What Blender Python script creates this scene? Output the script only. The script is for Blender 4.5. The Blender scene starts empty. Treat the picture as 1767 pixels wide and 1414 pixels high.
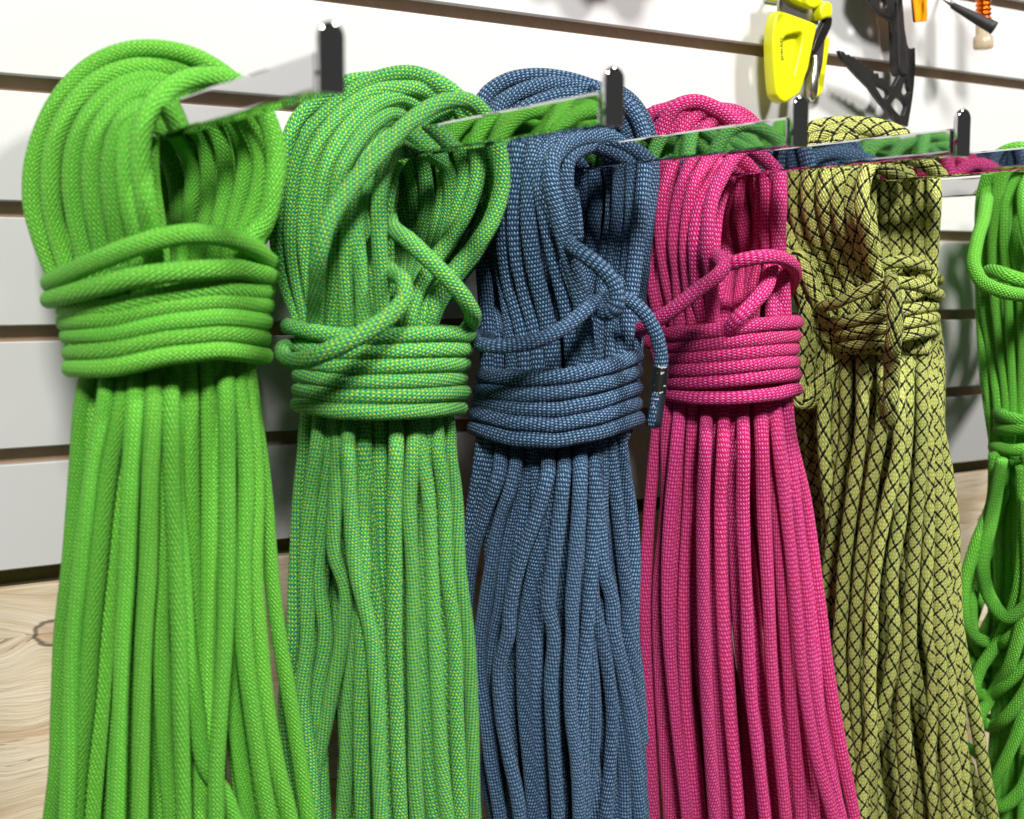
import bpy, bmesh, math, random
from mathutils import Vector, Matrix
random.seed(7)
SC = bpy.context.scene
COL = SC.collection
# ---------------------------------------------------------------- camera (solved from the slat wall's grooves and the hook bars)
IW, IH = 1767.0, 1414.0
FPX, PAN, TILT, ROLL, CD, CH = 2264.8, .573683, .0997668, .002247, .8451635, -.1220975
CAM = Vector((0, -CD, CH))
FW = Vector((math.sin(PAN)*math.cos(TILT), math.cos(PAN)*math.cos(TILT), -math.sin(TILT)))
_r = Vector((math.cos(PAN), -math.sin(PAN), 0)); _u = _r.cross(FW)
RT = _r*math.cos(ROLL) + _u*math.sin(ROLL); UP = -_r*math.sin(ROLL) + _u*math.cos(ROLL)
cd = bpy.data.cameras.new('camera'); cam = bpy.data.objects.new('camera', cd); COL.objects.link(cam)
m = Matrix.Identity(4)
for i in range(3):
    m[i][0], m[i][1], m[i][2], m[i][3] = RT[i], UP[i], -FW[i], CAM[i]
cam.matrix_world = m
cd.sensor_fit = 'HORIZONTAL'; cd.sensor_width = 36; cd.lens = 36*FPX/IW
cd.clip_start = .01; cd.clip_end = 30
cd.dof.use_dof = True; cd.dof.focus_distance = .93; cd.dof.aperture_fstop = 7.5
SC.camera = cam
def at(x, y, Y):
    """point on the plane at distance -Y in front of the slat wall that the picture shows at (x, y)"""
    d = FW*FPX + RT*(x-IW/2) - UP*(y-IH/2)
    return CAM + d*((Y+CD)/d.y)
def pxm(p):
    """picture pixels per metre at a point"""
    return FPX/((p-CAM).dot(FW))
# ---------------------------------------------------------------- world, lamps, exposure
w = bpy.data.worlds.new('World'); SC.world = w; w.use_nodes = True
w.node_tree.nodes['Background'].inputs[0].default_value = (1.0, .98, .95, 1)
w.node_tree.nodes['Background'].inputs[1].default_value = .06
def lamp(name, loc, target, power, size, color):
    l = bpy.data.lights.new(name, 'AREA'); l.shape = 'DISK'; l.size = size; l.energy = power; l.color = color
    o = bpy.data.objects.new(name, l); COL.objects.link(o); o.location = loc
    o.rotation_euler = (Vector(target)-Vector(loc)).to_track_quat('-Z', 'Y').to_euler()
    return o
KEY = (1.55, -1.55, 1.40)
lamp('ceiling_spot', KEY, (.60, 0, -.15), 50, .30, (1, .96, .91))
lamp('ceiling_spot', (-1.20, -3.60, 2.85), (.45, 0, -.2), 295, .95, (1, .97, .94))
SC.view_settings.view_transform = 'Standard'; SC.view_settings.look = 'None'
SC.view_settings.exposure = .06; SC.view_settings.gamma = 1
SC.render.engine = 'CYCLES'; SC.cycles.use_denoising = True; SC.cycles.denoiser = 'OPENIMAGEDENOISE'
SC.cycles.max_bounces = 8; SC.cycles.diffuse_bounces = 4; SC.cycles.glossy_bounces = 5

# ---------------------------------------------------------------- helpers
def tag(o, label=None, cat=None, group=None, kind=None):
    if label: o['label'] = label
    if cat: o['category'] = cat
    if group: o['group'] = group
    if kind: o['kind'] = kind
    return o
def link(name, me, mat, parent=None):
    o = bpy.data.objects.new(name, me); COL.objects.link(o)
    if mat and not me.materials: me.materials.append(mat)
    if parent: o.parent = parent; o.matrix_parent_inverse = Matrix.Translation(-parent.location)
    return o
def empty(name, loc):
    o = bpy.data.objects.new(name, None); COL.objects.link(o); o.location = loc; o.empty_display_size = .02
    return o
def smooth(me):
    me.polygons.foreach_set('use_smooth', [True]*len(me.polygons)); return me
def from_bm(name, bm, mat, parent=None, sm=False):
    bmesh.ops.recalc_face_normals(bm, faces=bm.faces)
    me = bpy.data.meshes.new(name); bm.to_mesh(me); bm.free()
    if sm: smooth(me)
    return link(name, me, mat, parent)
def box(bm, lo, hi, bev=0.0, seg=2):
    r = bmesh.ops.create_cube(bm, size=1)['verts']
    for v in r:
        for i in range(3): v.co[i] = lo[i] + (v.co[i]+.5)*(hi[i]-lo[i])
    if bev:
        es = list({e for v in r for e in v.link_edges})
        bmesh.ops.bevel(bm, geom=es, offset=bev, segments=seg, affect='EDGES', profile=.5)
def catmull(P, closed=False, step=.0035):
    n = len(P); out = []
    rng = range(n) if closed else range(n-1)
    for i in rng:
        if closed: a, b, c, d = P[i-1], P[i], P[(i+1) % n], P[(i+2) % n]
        else: a, b, c, d = P[max(i-1, 0)], P[i], P[i+1], P[min(i+2, n-1)]
        k = max(2, int((c-b).length/step))
        # centripetal-like tangents keep uneven spacings from overshooting
        def tan(p, q, s):
            l1, l2 = (q-p).length+1e-6, (s-q).length+1e-6
            return ((q-p)/l1*l2 + (s-q)/l2*l1)/(l1+l2)
        L = (c-b).length
        t1 = tan(a, b, c)*L if a is not b else (c-b)
        t2 = tan(b, c, d)*L if d is not c else (c-b)
        for j in range(k):
            t = j/k; t_2 = t*t; t_3 = t_2*t
            out.append(b*(2*t_3-3*t_2+1) + t1*(t_3-2*t_2+t) + c*(-2*t_3+3*t_2) + t2*(t_3-t_2))
    if not closed: out.append(P[-1].copy())
    return out
def rope_mesh(name, P, r, closed=False, sides=12, cap=True, wob=.035, twist=None):
    """a round braided rope along P with (turns, length) UVs, length measured in rope girths"""
    C = catmull(P, closed); n = len(C)
    rnd = random.Random(hash((round(C[0].x, 4), round(C[-1].z, 4), n)) & 0xffff)
    ph = [rnd.uniform(0, 6.28) for _ in range(4)]; u0 = rnd.random(); v0 = rnd.random()*7
    tw = rnd.choice((-3.2, -2.2, -1.0, 0, 0, 1.0, 2.2, 3.2))+rnd.uniform(-.4, .4) if twist is None else twist
    vs = rnd.uniform(.82, 1.22)
    T = []
    for i in range(n):
        if closed: t = C[(i+1) % n]-C[i-1]
        else: t = C[min(i+1, n-1)]-C[max(i-1, 0)]
        T.append(t.normalized())
    N = T[0].orthogonal().normalized(); girth = 2*math.pi*r
    verts = []; uvv = []; L = 0
    ns = []
    for i in range(n):
        if i:
            N = (N - T[i]*N.dot(T[i])).normalized(); L += (C[i]-C[i-1]).length
        ns.append(N.copy()); uvv.append(L/girth*vs)
    if closed:
        # spread the closing mismatch of the frame along the ring
        Ne = (N - T[0]*N.dot(T[0])).normalized(); a = math.atan2(T[0].dot(ns[0].cross(Ne)), ns[0].dot(Ne))
        for i in range(n): ns[i] = Matrix.Rotation(-a*i/n, 3, T[i]) @ ns[i]
        Lc = (L + (C[0]-C[-1]).length)/girth*vs
    for i in range(n):
        s = uvv[i]
        rr = r*(1 + wob*math.sin(s*.55+ph[0]) + wob*.6*math.sin(s*1.7+ph[1]))
        fl = 1 + .05*math.sin(s*.4+ph[2])
        B = T[i].cross(ns[i])
        for k in range(sides):
            a = 2*math.pi*k/sides
            verts.append(C[i] + ns[i]*(math.cos(a)*rr*fl) + B*(math.sin(a)*rr/fl))
    faces = []; fuv = []
    m = n if closed else n-1
    for i in range(m):
        j = (i+1) % n
        va = uvv[i]; vb = uvv[j] if j else (Lc if closed else 0)
        for k in range(sides):
            k2 = (k+1) % sides
            faces.append((i*sides+k, i*sides+k2, j*sides+k2, j*sides+k))
            ua, ub = k/sides, (k+1)/sides
            fuv += [(ua+u0+tw*va*.1, va+v0), (ub+u0+tw*va*.1, va+v0), (ub+u0+tw*vb*.1, vb+v0), (ua+u0+tw*vb*.1, vb+v0)]
    if cap and not closed:
        for i, q in ((0, -1), (n-1, 1)):
            c = len(verts); verts.append(C[i] + T[i]*(q*r*.25))
            for k in range(sides):
                k2 = (k+1) % sides
                f = (i*sides+k2, i*sides+k, c) if q < 0 else (i*sides+k, i*sides+k2, c)
                faces.append(f); fuv += [(k/sides, v0), ((k+1)/sides, v0), (k/sides, v0+.1)]
    me = bpy.data.meshes.new(name); me.from_pydata(verts, [], faces)
    uv = me.uv_layers.new(name='UVMap')
    uv.data.foreach_set('uv', [c for p in fuv for c in p])
    return smooth(me)

# ---------------------------------------------------------------- materials
def lin(r, g, b):
    f = lambda c: (c/255/12.92) if c/255 <= .04045 else ((c/255+.055)/1.055)**2.4
    return (f(r), f(g), f(b), 1)
class NT:
    def __init__(s, name):
        s.mat = bpy.data.materials.new(name); s.mat.use_nodes = True
        s.t = s.mat.node_tree; s.b = s.t.nodes['Principled BSDF']
    def n(s, typ, **kw):
        o = s.t.nodes.new(typ)
        for k, v in kw.items(): setattr(o, k, v)
        return o
    def l(s, a, b): s.t.links.new(a, b)
    def val(s, sock, v):
        if hasattr(v, 'is_linked') or hasattr(v, 'links'): s.l(v, sock)
        else: sock.default_value = v
    def m(s, op, a, b=0.0, c=0.0):
        o = s.n('ShaderNodeMath', operation=op)
        for i, v in enumerate((a, b, c)): s.val(o.inputs[i], v)
        return o.outputs[0]
    def mix(s, f, a, b):
        o = s.n('ShaderNodeMix', data_type='RGBA')
        s.val(o.inputs[0], f); s.val(o.inputs[6], a); s.val(o.inputs[7], b)
        return o.outputs[2]
    def noise(s, vec, scale, detail=3, rough=.55):
        o = s.n('ShaderNodeTexNoise'); o.inputs['Scale'].default_value = scale
        o.inputs['Detail'].default_value = detail; o.inputs['Roughness'].default_value = rough
        if vec is not None: s.l(vec, o.inputs['Vector'])
        return o
    def bump(s, h, strength, dist):
        o = s.n('ShaderNodeBump'); o.inputs['Strength'].default_value = strength; o.inputs['Distance'].default_value = dist
        s.l(h, o.inputs['Height']); s.l(o.outputs[0], s.b.inputs['Normal']); return o
def plain(name, col, rough=.5, metal=0.0, spec=.5, var=.06, scale=60, bump=.0):
    t = NT(name); tc = t.n('ShaderNodeTexCoord'); nz = t.noise(tc.outputs['Object'], scale)
    c2 = tuple(c*(1-var*2.5) for c in col[:3])+(1,)
    t.l(t.mix(nz.outputs[0], c2, col), t.b.inputs['Base Color'])
    t.b.inputs['Roughness'].default_value = rough; t.b.inputs['Metallic'].default_value = metal
    t.b.inputs['Specular IOR Level'].default_value = spec
    if bump: t.bump(nz.outputs[0], bump, .001)
    return t.mat
def braid(name, N, M, sA, sB, sk, sj, zA, zB, zk, zj, gap, rough=.62, bumpd=.00045, gap_shade=.55, sheen=.02, dirt=.12, under=0.0, dots=False):
    """a braided sheath: S and Z carriers cross over and under; every sk-th (sj of them) S carrier has yarn sB, the rest sA"""
    t = NT(name); uv = t.n('ShaderNodeUVMap'); sp = t.n('ShaderNodeSeparateXYZ'); t.l(uv.outputs[0], sp.inputs[0])
    U = t.m('MULTIPLY', sp.outputs[0], float(N)); V = t.m('MULTIPLY', sp.outputs[1], float(M))
    a = t.m('ADD', U, V); b = t.m('SUBTRACT', U, V)
    fa = t.m('FLOOR', a); fb = t.m('FLOOR', b)
    par = t.m('FLOORED_MODULO', t.m('ADD', fa, fb), 2.0)            # 0: the S carrier is on top, 1: the Z carrier
    ca = t.m('SUBTRACT', t.m('FRACT', a), .5); cb = t.m('SUBTRACT', t.m('FRACT', b), .5)
    ca2 = t.m('MULTIPLY', t.m('MULTIPLY', ca, ca), 4.0); cb2 = t.m('MULTIPLY', t.m('MULTIPLY', cb, cb), 4.0)
    def prof(ac, al): return t.m('MULTIPLY', t.m('SUBTRACT', 1.0, ac), t.m('SUBTRACT', 1.0, t.m('MULTIPLY', al, .55)))
    hS, hZ = prof(ca2, cb2), prof(cb2, ca2)
    h = t.m('ADD', t.m('MULTIPLY', hS, t.m('SUBTRACT', 1.0, par)), t.m('MULTIPLY', hZ, par))
    cS = t.mix(t.m('LESS_THAN', t.m('FLOORED_MODULO', fa, float(sk)), float(sj)), sA, sB)
    cZ = t.mix(t.m('LESS_THAN', t.m('FLOORED_MODULO', fb, float(zk)), float(zj)), zA, zB)
    if dots:      # the light carriers only crest as short stitches out of the darker ones
        dm = t.n('ShaderNodeMapRange'); dm.interpolation_type = 'SMOOTHSTEP'; t.l(hS, dm.inputs[0]); dm.inputs[1].default_value = .12; dm.inputs[2].default_value = .50
        cS = t.mix(dm.outputs[0], zA, cS)
    c = t.mix(par, cS, cZ)
    if under:      # a marker carrier still shows where it dives under its neighbour
        mS = t.m('MULTIPLY', t.m('LESS_THAN', t.m('FLOORED_MODULO', fa, float(sk)), float(sj)), t.m('LESS_THAN', t.m('ABSOLUTE', ca), .30))
        mZ = t.m('MULTIPLY', t.m('LESS_THAN', t.m('FLOORED_MODULO', fb, float(zk)), float(zj)), t.m('LESS_THAN', t.m('ABSOLUTE', cb), .30))
        c = t.mix(t.m('MULTIPLY', t.m('MAXIMUM', mS, mZ), under), c, sB)
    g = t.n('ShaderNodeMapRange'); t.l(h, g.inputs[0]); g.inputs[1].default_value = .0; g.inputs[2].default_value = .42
    g.inputs[3].default_value = gap_shade; g.inputs[4].default_value = 0
    c = t.mix(g.outputs[0], c, gap)  # crevice shade between the yarns, put into the colour
    tc = t.n('ShaderNodeTexCoord'); nz = t.noise(tc.outputs['Object'], 38, 4)
    c = t.mix(t.m('MULTIPLY', nz.outputs[0], dirt), c, gap)
    oi = t.n('ShaderNodeObjectInfo'); hv = t.n('ShaderNodeHueSaturation')      # each length of rope is worn a little differently
    t.l(t.m('ADD', .497, t.m('MULTIPLY', oi.outputs['Random'], .006)), hv.inputs['Hue'])
    t.l(t.m('ADD', .86, t.m('MULTIPLY', t.m('FRACT', t.m('MULTIPLY', oi.outputs['Random'], 7.31)), .24)), hv.inputs['Value']); t.l(c, hv.inputs['Color'])
    t.l(hv.outputs[0], t.b.inputs['Base Color'])
    t.b.inputs['Roughness'].default_value = rough; t.b.inputs['Specular IOR Level'].default_value = .3
    t.b.inputs['Sheen Weight'].default_value = sheen; t.b.inputs['Sheen Roughness'].default_value = .5
    t.bump(h, 1.0, bumpd)
    return t.mat
g1 = lin(134, 222, 80)
M_green = braid('neon_green_sheath', 13, 12, g1, lin(146, 228, 88), 3, 1, lin(98, 206, 54), lin(108, 212, 60), 2, 1, lin(14, 96, 18), gap_shade=.82, bumpd=.0011)
M_teal = braid('green_teal_sheath', 13, 13, lin(156, 236, 100), lin(196, 234, 92), 4, 1, lin(66, 196, 66), lin(0, 152, 142), 2, 1, lin(0, 70, 28), gap_shade=.85, bumpd=.0011)
M_blue = braid('blue_sheath', 16, 12, lin(140, 176, 204), lin(98, 142, 178), 3, 1, lin(28, 68, 112), lin(22, 56, 98), 2, 1, lin(4, 12, 28), gap_shade=.7, bumpd=.0011, dots=True)
M_pink = braid('pink_sheath', 15, 11, lin(255, 130, 204), lin(255, 90, 178), 3, 1, lin(230, 0, 108), lin(238, 8, 92), 2, 1, lin(64, 0, 50), gap_shade=.8, bumpd=.0011, dots=True)
M_olive = braid('yellow_black_sheath', 15, 11, lin(226, 232, 138), lin(6, 6, 4), 5, 1, lin(198, 208, 104), lin(6, 6, 4), 5, 1, lin(40, 46, 12), gap_shade=.68, bumpd=.0011, under=.95, dirt=.05)

t = NT('chrome'); t.b.inputs['Base Color'].default_value = (.62, .62, .63, 1); t.b.inputs['Metallic'].default_value = 1
tc = t.n('ShaderNodeTexCoord'); nz = t.noise(tc.outputs['Object'], 140, 3)
mr = t.n('ShaderNodeMapRange'); t.l(nz.outputs[0], mr.inputs[0]); mr.inputs[3].default_value = .015; mr.inputs[4].default_value = .06
t.l(mr.outputs[0], t.b.inputs['Roughness']); M_chrome = t.mat
t = NT('white_melamine'); tc = t.n('ShaderNodeTexCoord'); nz = t.noise(tc.outputs['Object'], 9, 4)
t.l(t.mix(nz.outputs[0], (.615, .61, .605, 1), (.665, .665, .665, 1)), t.b.inputs['Base Color'])
t.b.inputs['Roughness'].default_value = .38; nb = t.noise(tc.outputs['Object'], 420, 2); t.bump(nb.outputs[0], .05, .0006)
M_white = t.mat
M_mdf = plain('raw_fibreboard', lin(190, 162, 136), .85, var=.1, scale=120)

def wood_mat():
    t = NT('knotty_pine'); tc = t.n('ShaderNodeTexCoord'); sp = t.n('ShaderNodeSeparateXYZ'); t.l(tc.outputs['Object'], sp.inputs[0])
    X, Z = sp.outputs[0], sp.outputs[2]
    def knot(kx, kz, s):
        dx = t.m('MULTIPLY', t.m('SUBTRACT', X, kx), .75); dz = t.m('SUBTRACT', Z, kz)
        d = t.m('SQRT', t.m('ADD', t.m('MULTIPLY', dx, dx), t.m('MULTIPLY', dz, dz)))
        return t.m('DIVIDE', d, s), dz
    d1, dz1 = knot(KX, KZ, .0062); d2, dz2 = knot(KX+.93, KZ-.02, .010)
    zz = Z
    for d, dz in ((d1, dz1), (d2, dz2)):      # the grain bends round each knot
        bend = t.m('MULTIPLY', t.m('POWER', 2.718, t.m('MULTIPLY', t.m('MULTIPLY', d, d), -.10)), .010)
        zz = t.m('ADD', zz, t.m('MULTIPLY', bend, t.m('SIGN', dz)))
    wob = t.noise(tc.outputs['Object'], 5, 3)
    zz = t.m('ADD', zz, t.m('MULTIPLY', wob.outputs[0], .05))
    def stretched(kx, kz):
        cb = t.n('ShaderNodeCombineXYZ'); t.l(t.m('MULTIPLY', X, kx), cb.inputs[0]); t.l(t.m('MULTIPLY', zz, kz), cb.inputs[2]); return cb.outputs[0]
    broad = t.noise(stretched(4.0, 38.0), 1.0, 3, .55); fine = t.noise(stretched(14.0, 330.0), 1.0, 4, .6); patch = t.noise(tc.outputs['Object'], 11, 2)
    f = t.m('ADD', t.m('ADD', t.m('MULTIPLY', broad.outputs[0], .55), t.m('MULTIPLY', fine.outputs[0], .33)), t.m('MULTIPLY', patch.outputs[0], .12))
    rp = t.n('ShaderNodeValToRGB'); t.l(f, rp.inputs[0]); e = rp.color_ramp.elements
    e[0].position = .30; e[0].color = lin(158, 128, 94); e[1].position = .60; e[1].color = lin(226, 212, 190)
    e.new(.42).color = lin(196, 168, 134); e.new(.50).color = lin(214, 196, 168)
    c = rp.outputs[0]
    crack = t.noise(stretched(9.0, 150.0), 1.0, 2, .5)      # dark hairline checks along the grain
    ck = t.n('ShaderNodeMapRange'); t.l(t.m('ABSOLUTE', t.m('SUBTRACT', crack.outputs[0], .66)), ck.inputs[0]); ck.inputs[2].default_value = .012; ck.inputs[3].default_value = .6; ck.inputs[4].default_value = 0
    c = t.mix(ck.outputs[0], c, lin(84, 58, 42))
    for d in (d1, d2):
        dd_ = t.m('ADD', d, t.m('MULTIPLY', t.m('SUBTRACT', patch.outputs[0], .5), 1.6)); dd_ = t.m('ADD', dd_, t.m('MULTIPLY', t.m('SUBTRACT', fine.outputs[0], .5), .9))
        rg = t.n('ShaderNodeMapRange'); rg.interpolation_type = 'SMOOTHSTEP'; t.l(t.m('ABSOLUTE', t.m('SUBTRACT', dd_, 1.25)), rg.inputs[0])
        rg.inputs[1].default_value = .05; rg.inputs[2].default_value = .34; rg.inputs[3].default_value = .8; rg.inputs[4].default_value = 0
        c = t.mix(t.m('MULTIPLY', t.m('LESS_THAN', d, 1.1), .3), c, lin(176, 128, 92)); c = t.mix(rg.outputs[0], c, lin(70, 54, 48))
    t.l(c, t.b.inputs['Base Color']); t.b.inputs['Roughness'].default_value = .6
    t.bump(f, 1.0, .003)
    return t.mat
kp = at(88, 1090, .004); KX, KZ = kp.x, kp.z
M_wood = wood_mat()

# ---------------------------------------------------------------- the setting: slat wall and the timber board under it
PITCH, GROOVE = .076, .0098
X0, X1 = -1.3, 2.6
wall = bpy.data.objects.new('wall', None); COL.objects.link(wall); wall.location = (.6, 0, -.1)
tag(wall, 'white slat wall with brown grooves behind the hooks', 'slat wall', kind='structure')
def slat_mesh(zt, zb):
    b = .0008
    prof = [(b, zt), (0, zt-b), (0, zb+b), (b, zb), (.006, zb), (.006, zb+.006), (.0108, zb+.006), (.0108, zt-.006), (.006, zt-.006), (.006, zt)]
    bm = bmesh.new(); A = [bm.verts.new((X0, y, z)) for y, z in prof]; B = [bm.verts.new((X1, y, z)) for y, z in prof]
    n = len(prof)
    for i in range(n): bm.faces.new((A[i], A[(i+1) % n], B[(i+1) % n], B[i]))
    bm.faces.new(A); bm.faces.new(B[::-1])
    return bm
for k in range(-5, 4):
    from_bm('slat', slat_mesh(-k*PITCH-GROOVE, -(k+1)*PITCH), M_white, wall)
bm = bmesh.new(); box(bm, (X0, .011, -4*PITCH+.004), (X1, .03, 5*PITCH), 0); from_bm('backing_board', bm, M_mdf, wall)
bm = bmesh.new(); box(bm, (X0, .0165, -1.75), (X1, .05, -4*PITCH+.0035), 0); from_bm('stud_board', bm, plain('dark_stud', lin(118, 112, 72), .9), wall)
ZW = at(0, 1018, .002).z
bm = bmesh.new(); box(bm, (X0, .002, -1.70), (X1, .0105, ZW), .0012); from_bm('timber_board', bm, M_wood, wall)

# ---------------------------------------------------------------- hooks
ZB, BH, BW = -.0505, .0155, .0105
def prong_x(x, y):
    d = FW*FPX + RT*(x-IW/2) - UP*(y-IH/2)
    return (CAM + d*((ZB-CH)/d.z))
HOOKS = [((420, 194), (545, 158)), ((870, 242), (1038, 215)), ((1180, 272), (1365, 252)), ((1450, 287), (1640, 268)), ((1660, 302), (1767, 296))]
hx = []
for i, (a, b) in enumerate(HOOKS):
    pa, pb = prong_x(*a), prong_x(*b)
    hx.append(((pa.x+pb.x)/2, pb.y))
hx[4] = (hx[4][0], hx[3][1]); hx.append((.955, hx[3][1]))
hook_labels = ['chrome hook holding the leftmost neon green rope', 'chrome hook holding the green and teal speckled rope, mirroring neon green rope',
    'chrome hook holding the blue rope', 'chrome hook holding the pink rope', 'chrome hook holding the yellow and black netted rope, its tip out of frame', 'chrome hook holding the rightmost neon green rope']
def make_hook(x, ytip, label):
    root = empty('display_hook', (x, 0, ZB)); tag(root, label, 'hook', 'chrome hooks along the slat wall')
    x0, x1 = x-.0003, x-.0003+BW           # x is the side the camera sees
    bm = bmesh.new(); box(bm, (x0, ytip+.001, ZB), (x1, -.004, ZB+BH), .0013, 3); from_bm('bar', bm, M_chrome, root, False)
    # the upturned end: a plate with a rounded top
    w, hgt, th = BW+.0008, .0275, .0042; xc = (x0+x1)/2
    pr = [(-w/2, 0), (w/2, 0)] + [(w/2*math.cos(a), hgt-w/2+w/2*math.sin(a)) for a in [math.pi*k/10 for k in range(11)]]
    bm = bmesh.new(); F = [bm.verts.new((xc+p, ytip-th, ZB-.0008+q)) for p, q in pr]; fc = bm.faces.new(F)
    ex = bmesh.ops.extrude_face_region(bm, geom=[fc]); bmesh.ops.translate(bm, verts=[v for v in ex['geom'] if isinstance(v, bmesh.types.BMVert)], vec=(0, th, 0))
    bmesh.ops.recalc_face_normals(bm, faces=bm.faces)
    es = [e for e in bm.edges if len(e.link_faces) == 2 and e.calc_face_angle(0) > .9]
    bmesh.ops.bevel(bm, geom=es, offset=.0011, segments=3, affect='EDGES', profile=.5)
    o = from_bm('end_plate', bm, M_chrome, root, True)
    bm = bmesh.new(); box(bm, (x-.001, -.004, ZB-.032), (x+.0115, -.0003, ZB+.052), .001); from_bm('wall_bracket', bm, M_chrome, root)
    return root
for i, (x, y) in enumerate(hx): make_hook(x, y, hook_labels[i])
# ---------------------------------------------------------------- rope hanks
def sub(ox, oy, s):
    return lambda *pts: [(ox+x/s, oy+y/s) for x, y in pts]
def lerp_tab(tab, y):
    if y <= tab[0][0]: return tab[0][1:]
    for (a, b) in zip(tab, tab[1:]):
        if y <= b[0]:
            f = (y-a[0])/(b[0]-a[0]); return tuple(p+(q-p)*f for p, q in zip(a[1:], b[1:]))
    a, b = tab[-2], tab[-1]; f = (y-b[0])/(b[0]-a[0]); return tuple(q+(q-p)*f for p, q in zip(a[1:], b[1:]))
def sstep(a, b, x):
    t = max(0, min(1, (x-a)/(b-a))); return t*t*(3-2*t)
class Hank:
    """one rope made up into a hank: loops over the hook, turns round its waist, strands hanging below"""
    def __init__(s, label, mat, r, Yc, b, sil, waist):
        s.mat, s.r, s.Yc, s.b, s.sil, s.waist = mat, r, Yc, b, sil, waist      # sil: (y, left, right) picture outline; waist: y of turns
        xl, xr = lerp_tab(sil, waist); p = at((xl+xr)/2, waist, Yc); s.phi = math.atan2(p.x, p.y+CD)
        s.root = empty('rope_hank', at((xl+xr)/2, 1890, Yc)); tag(s.root, label, 'rope', 'climbing ropes hanging on hooks')
        s.rnd = random.Random(label); s.low = waist+70; s.set = False; s.tr = 1.0
    def Y(s, x, y, k=1.0, ext=None):
        xl, xr = ext or lerp_tab(s.sil, y)
        c, hw = (xl+xr)/2, (xr-xl)/2; u = max(-1, min(1, (x-c)/hw))
        R = hw/pxm(at(c, y, s.Yc))
        return s.Yc - math.sin(s.phi)*u*R*.8 - math.cos(s.phi)*s.b*k*math.sqrt(max(0, 1-u*u))
    def inside(s, x, y, x2, y2):
        xl, xr = lerp_tab(s.sil, s.waist); c, hw = (xl+xr)/2, (xr-xl)/2*.82
        return max(c-hw, min(c+hw, x+(x-x2)*.15))
    def rope(s, name, P, closed=False, r=None, **kw):
        return link(name, rope_mesh(name, P, (r or s.r)*1.06, closed, **kw), s.mat, s.root)
    def loop(s, pts, Ya, Yb=None, name='loop', r=None, dy=0.0):
        """a strand of the upper loop; Ya..Yb depth along it; sinks into the waist where it meets the turns"""
        Yb = Ya if Yb is None else Yb; n = len(pts); P = []
        ex = []
        for end in (0, -1):
            x, y = pts[end]
            if y > s.waist-190: ex.append(end)
        pts = list(pts)
        if 0 in ex: pts = [(s.inside(*pts[0], *pts[1]), s.waist+45)] + pts
        if -1 in ex: pts = pts + [(s.inside(*pts[-1], *pts[-2]), s.waist+45)]
        n = len(pts)
        for i, (x, y) in enumerate(pts):
            f = i/(n-1); Yu = Ya+(Yb-Ya)*sstep(.25, .75, f)
            wgt = sstep(s.waist-230, s.waist-20, y)
            P.append(at(x, y, Yu*(1-wgt) + (s.Y(x, s.waist, .72)+dy)*wgt))
        if len(pts) > 9 and max(abs(Ya), abs(Yb)) > .105:
            # the rope's other loops lie right behind, nearer the wall
            xm = (min(p[0] for p in pts)+max(p[0] for p in pts))/2
            for q, (sh, dn) in enumerate(((7, 9), (-6, 9), (2, 24))):
                B = []
                for i, (x, y) in enumerate(pts):
                    f = i/(n-1); Yu = min(-.045, Ya+(Yb-Ya)*sstep(.25, .75, f) + .038 + .020*q)
                    wgt = sstep(s.waist-230, s.waist-20, y)
                    B.append(at(xm+(x-xm)*.93+sh, y+dn, Yu*(1-wgt) + (s.Y(x, s.waist, .1-.5*q))*wgt))
                s.rope(name, B)
        return s.rope(name, P, r=r)
    def turn(s, pts, extra=.011, lift=0.0):
        """one turn round the waist: pts is the part in view, left to right; it closes round the back"""
        xl, xr = pts[0][0], pts[-1][0]; n = 13; s.low = max(s.low if s.set else 0, max(p[1] for p in pts)); s.set = True
        # resample the traced part evenly
        tab = [(p[0], p[1]) for p in pts]
        F = []
        for i in range(n):
            th = math.pi*i/(n-1); x = (xl+xr)/2 - (xr-xl)/2*math.cos(th)
            y = lerp_tab(tab, x)[0]
            F.append((th, x, y))
        P = []
        R = (xr-xl)/2/pxm(at((xl+xr)/2, pts[0][1], s.Yc))
        bb = s.b+extra
        def Yt(u, sn): return s.Yc - math.sin(s.phi)*u*R*.8 - math.cos(s.phi)*bb*sn + lift
        for th, x, y in F: P.append(at(x, y, Yt(-math.cos(th), math.sin(th))))
        za, zb = P[0].z, P[-1].z; a, b = P[0], P[-1]; mid = (a+b)/2
        dirc = Vector((math.sin(s.phi), math.cos(s.phi), 0))
        for i in range(1, n-1):
            th = math.pi*i/(n-1); c = mid + (b-a)/2*math.cos(th)
            P.append(c + dirc*(bb*math.sin(th)))
        return s.rope('turn', P, closed=True, r=s.r*s.tr)
    def strand(s, pts, back=0.0, name='strand', k=1.0, top=True):
        pts = list(pts)
        if top: x, y = pts[0]; pts = [(x+(s.cx(s.waist)-x)*.12, s.waist-20)] + pts
        (xa, ya), (xb, yb) = pts[-2], pts[-1]
        if yb > 1300:
            g = (xb-xa)/max(1, yb-ya); g = max(-.25, min(.25, g)); pts.append((xb+g*.6*230, yb+230)); pts.append((xb+g*.75*430, yb+470))
        if top: pts = [pts[0], (pts[1][0]*.75+pts[0][0]*.25, s.low+4)] + [p for p in pts[1:] if p[1] > s.low+30]
        P = []; jit = s.rnd.uniform(-.0022, .0030); back = back*2.0+.002 if back > .0015 else back*1.2
        for i, (x, y) in enumerate(pts):
            f = sstep(s.low+4, s.low+75, y) if top else 1
            P.append(at(x, y, s.Y(x, y, k*(.60+.40*f))+(back+jit)*f))
        return s.rope(name, P, r=s.r*.92)
    def cx(s, y): a, b = lerp_tab(s.sil, y); return (a+b)/2
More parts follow.
